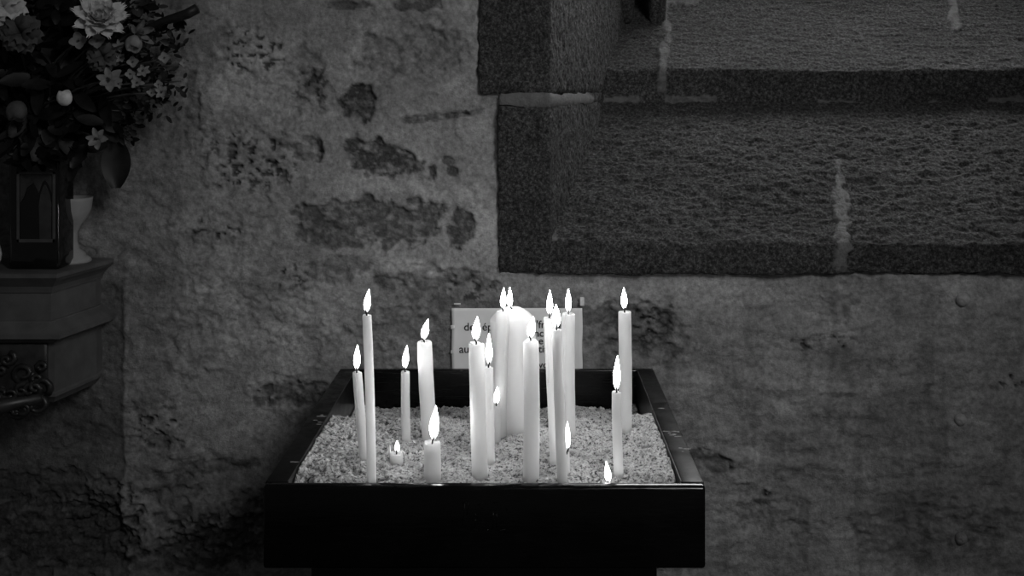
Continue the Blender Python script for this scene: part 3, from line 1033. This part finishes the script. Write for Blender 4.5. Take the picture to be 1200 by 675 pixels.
def add_petal(b, base, out, up, L, W, curl=.3, cup=.25, nu=6, nv=4, notch=0, rnd=random):
    """a curved leaf or petal from base along out, its face turned to up"""
    out = out.normalized()
    side = out.cross(up).normalized()
    up = side.cross(out)
    rows = []
    for i in range(nu + 1):
        t = i / nu
        w = W * (math.sin(math.pi * min(1, (t * .86 + .07))) ** .8) * (1 if not notch else (.55 + .6 * t))
        row = []
        for j in range(nv + 1):
            s = (j / nv - .5) * 2
            tt = t + (notch * .12 * math.sin(j * 2.6 + base.x * 900) if i == nu else 0)
            q = base + out * (L * (tt - curl * .35 * t * t)) + up * (L * curl * t * t) + side * (s * w * .5) + up * (cup * W * s * s * .5)
            row.append(b.verts.new(q))
        rows.append(row)
    for i in range(nu):
        for j in range(nv):
            b.faces.new((rows[i][j], rows[i][j + 1], rows[i + 1][j + 1], rows[i + 1][j]))


def rand_dir(axis, ang, az):
    u = axis.cross(Vector((.2, .3, .93))).normalized()
    w = axis.cross(u)
    return (axis * math.cos(ang) + (u * math.cos(az) + w * math.sin(az)) * math.sin(ang)).normalized()


def flower(label, px, py, d, rpx, kind, m, axis=(.2, -1, .15), name='flower', seed=0):
    rnd = random.Random(seed * 31 + int(px * 3 + py))
    r = rpx * d / F
    head = at(px, py, d)
    ax = Vector(axis).normalized()
    root = empty(name, head)
    tag(root, label, 'flower', GRP)
    b = bmesh.new()
    if kind == 'double':                           # ruffled full bloom
        for ring, (cnt, ang, ln) in enumerate(((9, 1.25, 1.0), (9, 1.0, .95), (9, .75, .85), (8, .5, .75), (6, .25, .62))):
            for k in range(cnt):
                dr = rand_dir(ax, ang + rnd.uniform(-.1, .1), k * 2 * math.pi / cnt + ring * .4 + rnd.uniform(-.12, .12))
                add_petal(b, -ax * r * .25, dr, ax, r * ln * rnd.uniform(.9, 1.08), r * .62, -.12 + .15 * rnd.random(), .35, 6, 6, 1.0)
    elif kind == 'rose':
        for ring, (cnt, ang, ln) in enumerate(((6, 1.1, 1.0), (6, .8, .95), (5, .5, .9), (4, .22, .85))):
            for k in range(cnt):
                dr = rand_dir(ax, ang, k * 2 * math.pi / cnt + ring * .5 + rnd.uniform(-.1, .1))
                add_petal(b, -ax * r * .35, dr, -dr.cross(ax).cross(dr), r * ln * 1.15, r * 1.0, .25, .5, 6, 6)
    elif kind == 'star':
        n = 6
        for k in range(n):
            dr = rand_dir(ax, 1.15 + rnd.uniform(-.12, .12), k * 2 * math.pi / n + rnd.uniform(-.15, .15))
            add_petal(b, Vector((0, 0, 0)), dr, ax, r * rnd.uniform(.85, 1.1), r * rnd.uniform(.45, .7), .35 * rnd.uniform(-1, 1), .3, 7, 4)
    elif kind == 'lily':
        for k in range(11):
            dr = rand_dir(ax, rnd.uniform(.3, 1.15), k * 2 * math.pi / 11 * 2.2)
            add_petal(b, -ax * r * .3, dr, ax, r * rnd.uniform(1.0, 1.4), r * .42, .2, .45, 7, 4)
    elif kind == 'four':
        for k in range(4):
            dr = rand_dir(ax, 1.25, k * math.pi / 2 + .4 + rnd.uniform(-.1, .1))
            add_petal(b, Vector((0, 0, 0)), dr, ax, r, r * .85, .1, .25, 6, 4)
    elif kind == 'bud':
        prof = [(.08, -1), (.45, -.92), (.78, -.65), (.97, -.25), (1.0, .15), (.88, .55), (.72, .85), (.58, .80), (.40, .45), (.05, .2)]
        add_lathe(b, [(q * r, z * r) for q, z in prof], 24,
                  jit=lambda k, i: r * (.22 * abs(math.sin(k * math.pi / 8)) - .1) * max(0, min(1, (i - 3) / 3)) * (1 if i < 8 else .5))
        q_ = ax.to_track_quat('Z', 'Y')
        for v in b.verts:
            ang = math.atan2(v.co.y, v.co.x)
            v.co.xy *= .90 + .12 * abs(math.sin(ang * 1.5))
            v.co = q_ @ v.co
    elif kind == 'cluster':
        for k in range(14):
            c = Vector((rnd.uniform(-1, 1), rnd.uniform(-.4, .4), rnd.uniform(-1, 1))) * r * .75
            for j in range(4):
                dr = rand_dir(ax, 1.2, j * math.pi / 2 + k)
                add_petal(b, c, dr, ax, r * .34, r * .3, .1, .25, 4, 3)
    obj('petals', b, m, root)
    if kind in ('star', 'four', 'lily'):
        b = bmesh.new()
        for k in range(9):
            dr = rand_dir(ax, rnd.uniform(0, .45), k * 2.4)
            add_tube(b, [Vector((0, 0, 0)), dr * r * .3, dr * r * .4], [r * .04, r * .03, r * .05], 5)
        obj('stamens', b, M_STEM, root)
    b = bmesh.new()
    e = head - ax * r * .3
    pts = stem_pts(e, .02)
    add_tube(b, [q - head for q in pts], [.0022] * 6 + [.0018, .0016, .0016], 7)
    obj('stem', b, M_STEM, root)
    return root


flower('big pale ruffled bloom at the top of the arrangement', 118, 20, 1.62, 31, 'double', M_PET['white'], (.35, -.8, .5))
flower('pale rose cut by the top left corner', 3, 6, 1.62, 24, 'rose', M_PET['white'], (.3, -.9, .2))
flower('grey spiky-petalled bloom right of the big ruffled one', 163, 38, 1.64, 20, 'lily', M_PET['mid'], (.75, -.65, .1))
flower('round grey bud hanging under the spiky-petalled bloom', 157, 51, 1.625, 10, 'bud', M_PET['mid'], (.1, -.6, -.75))
flower('small pale tulip bud alone in the dark middle', 76, 115, 1.62, 9, 'bud', M_PET['white'], (.1, -.25, 1))
flower('small four-petalled flower left under the big bloom', 93, 48, 1.62, 12, 'four', M_PET['pale'], (.1, -1, .1))
flower('dim four-petalled flower right under the big bloom', 115, 49, 1.625, 11, 'four', M_PET['mid'], (.1, -1, .3))
flower('pale star-shaped flower right of the centre of the arrangement', 129, 94, 1.62, 17, 'star', M_PET['pale'], (.1, -1, .2))
flower('ragged pale flower lowest on the right, above the vase', 115, 163, 1.64, 14, 'star', M_PET['pale'], (-.2, -1, .2))
flower('dark bell-shaped flower low on the left', 20, 130, 1.62, 12, 'bud', M_PET['dim'], (.1, -.3, -.9))
flower('dusky many-petalled bloom below the corner rose', 23, 38, 1.62, 22, 'rose', M_PET['dim'], (.2, -1, .1))
flower('dark rose below the dim four-petalled flower', 120, 66, 1.635, 17, 'rose', M_PET['dim'], (.2, -1, .1))
for x, y, r, kd, lb in ((140, 55, 8, 'star', 'nearest the round grey bud, on its left'), (142, 68, 7, 'star', 'below the round grey bud'),
                        (156, 73, 8, 'four', 'above the middle of the right-hand blossoms'), (168, 83, 9, 'star', 'tallest petals on the right-hand side'),
                        (153, 87, 7, 'four', 'right of the pale star-shaped flower'), (161, 97, 9, 'star', 'lowest left of the right-hand blossoms'),
                        (190, 108, 10, 'star', 'lowest right, against the wall'), (186, 99, 6, 'four', 'just above the lowest right one'),
                        (178, 109, 7, 'star', 'beside the lowest right one'), (193, 68, 8, 'four', 'among the small leaves at the right edge'),
                        (216, 74, 6, 'four', 'furthest right, close to the wall'), (139, 98, 7, 'star', 'touching the pale star-shaped flower')):
    flower('tiny grey blossom ' + lb, x, y, 1.645, r, kd, M_PET['pale'] if r > 7 else M_PET['mid'], (.2, -1, .15), 'blossom', seed=x)


def sprig(px, py, d, n, L, W, m, label, cat='foliage', spread=1.0, name='leafy_sprig', seed=0, grp='leafy sprigs of the arrangement', rstem=.0022, t0=.25):
    rnd = random.Random(seed)
    end = at(px, py, d)
    root = empty(name, MOUTH)
    tag(root, label, cat, grp)
    s = MOUTH + Vector((rnd.uniform(-.025, .025), rnd.uniform(-.012, .012), -.03))
    pts = stem_pts(end, .02, 12, s)
    b = bmesh.new()
    add_tube(b, [q - MOUTH for q in pts], [rstem * (1 - .5 * i / 11) for i in range(12)], 6)
    obj('stem', b, M_STEM, root)
    b = bmesh.new()
    for k in range(n):
        t = t0 + (1 - t0) * (k + rnd.random()) / n
        i = min(int(t * 11), 10)
        q = pts[i].lerp(pts[i + 1], t * 11 - i) - MOUTH
        tang = (pts[i + 1] - pts[i]).normalized()
        dr = rand_dir(tang, rnd.uniform(.4, 1.3), rnd.uniform(0, 6.28))
        dr.y *= .6
        q = q + Vector((rnd.uniform(-1, 1), rnd.uniform(-.6, .5), rnd.uniform(-1, 1))) * .018 * spread
        if q.y + MOUTH.y + abs(dr.y) * L > WALL - .02:
            q.y = WALL - .02 - abs(dr.y) * L - MOUTH.y
        sc_ = rnd.uniform(.6, 1.15)
        add_petal(b, q, dr, Vector((rnd.uniform(-.5, .5), -1, rnd.uniform(0, .8))), L * sc_, W * sc_, rnd.uniform(-.3, .3), .2, 5, 2)
    obj('leaves', b, m, root)
    return root


LB1 = 'broad dark leaves filling the middle of the arrangement'
LB2 = 'feathery small-leaved sprig at the right edge of the arrangement'
k = 0
for px, py, d in ((-70, -30, 1.68), (-40, 60, 1.67), (-20, 100, 1.66), (0, -40, 1.70), (10, 70, 1.66), (20, 20, 1.69), (40, -50, 1.70), (50, 60, 1.66), (60, -20, 1.68), (70, 40, 1.68),
                  (90, 70, 1.66), (100, -40, 1.70), (110, 100, 1.67), (130, 60, 1.69), (130, -30, 1.70), (140, 130, 1.69), (85, 140, 1.66), (30, 150, 1.65), (-30, 150, 1.66),
                  (60, 165, 1.65), (110, 140, 1.68), (160, -10, 1.70), (55, 100, 1.65), (15, 175, 1.655), (85, 175, 1.665)):
    k += 1
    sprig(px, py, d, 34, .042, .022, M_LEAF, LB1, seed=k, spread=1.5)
for px, py, d in ((150, 30, 1.71), (175, 5, 1.70), (195, 30, 1.70), (205, 60, 1.70), (212, 95, 1.70), (200, 120, 1.71), (180, 130, 1.71), (160, 110, 1.69), (175, 75, 1.70), (150, 145, 1.71),
                  (190, -20, 1.71), (165, 60, 1.70), (215, 30, 1.71), (195, 95, 1.70), (140, 150, 1.71)):
    k += 1
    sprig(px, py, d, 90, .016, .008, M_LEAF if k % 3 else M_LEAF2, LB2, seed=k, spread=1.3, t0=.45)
# single hanging leaf
root = sprig(137, 168, 1.72, 1, .0001, .0001, M_LEAF, 'single drooping broad leaf hanging below the flowers in front of the wall', seed=77, name='drooping_leaf', grp=None, cat='leaf')
for ch in root.children:
    if ch.name.startswith('leaves'):
        b = bmesh.new()
        add_petal(b, at(136, 160, 1.72) - MOUTH, Vector((.02, 0, -1)), Vector((.2, -1, 0)), .085, .046, .06, .2, 9, 5)
        b.to_mesh(ch.data)
        b.free()
        ch.data.polygons.foreach_set('use_smooth', [True] * len(ch.data.polygons))
        ch.name = 'leaf'
# the cut stem sticking out at the top right
b = bmesh.new()
pts = [MOUTH - Vector((0, 0, .02)), MOUTH + Vector((.05, -.02, .12)), at(150, 45, 1.68), at(190, 25, 1.68), at(208, 20, 1.68), at(219, 16.5, 1.68), at(231, 10, 1.68)]
add_tube(b, pts, [.004, .004, .005, .006, .0078, .0082, .0082], 12)
tag(obj('cut_stalk', b, M_LEAF), 'thick dark cut stalk jutting to the right at the top of the arrangement', 'stalk')

# ------------------------------------------------------------------ LIGHT
w = bpy.data.worlds.new('dim_interior')
bpy.context.scene.world = w
w.use_nodes = True
w.node_tree.nodes['Background'].inputs[0].default_value = (1, 1, 1, 1)
w.node_tree.nodes['Background'].inputs[1].default_value = .040


def spot(name, loc, target, power, angle, blend, size):
    l = bpy.data.lights.new(name, 'SPOT')
    l.energy = power
    l.spot_size = math.radians(angle)
    l.spot_blend = blend
    l.shadow_soft_size = size
    o = bpy.data.objects.new(name, l)
    C.objects.link(o)
    o.location = loc
    o.rotation_euler = (Vector(target) - Vector(loc)).to_track_quat('-Z', 'Y').to_euler()
    return o


spot('room_spot', (1.4, -.9, 2.75), (.12, WALL, 1.25), 168, 39, 1.0, .5)  # unseen room light from upper right, its cone shaped for falloff leftwards

# ------------------------------------------------------------------ CAMERA
cam = bpy.data.cameras.new('camera')
co = bpy.data.objects.new('camera', cam)
C.objects.link(co)
co.location = (0, 0, CZ)
co.rotation_euler = (math.pi / 2, 0, 0)
cam.sensor_width = 36
cam.lens = F / 1200 * 36
cam.shift_x = -(PX - 600) / 1200
cam.shift_y = -(337.5 - PY) / 1200
cam.clip_start = .02
S_ = bpy.context.scene
S_.camera = co
S_.view_settings.view_transform = 'Standard'
S_.view_settings.look = 'None'
S_.view_settings.gamma = 1
S_.view_settings.use_curve_mapping = False
S_.view_settings.exposure = 0
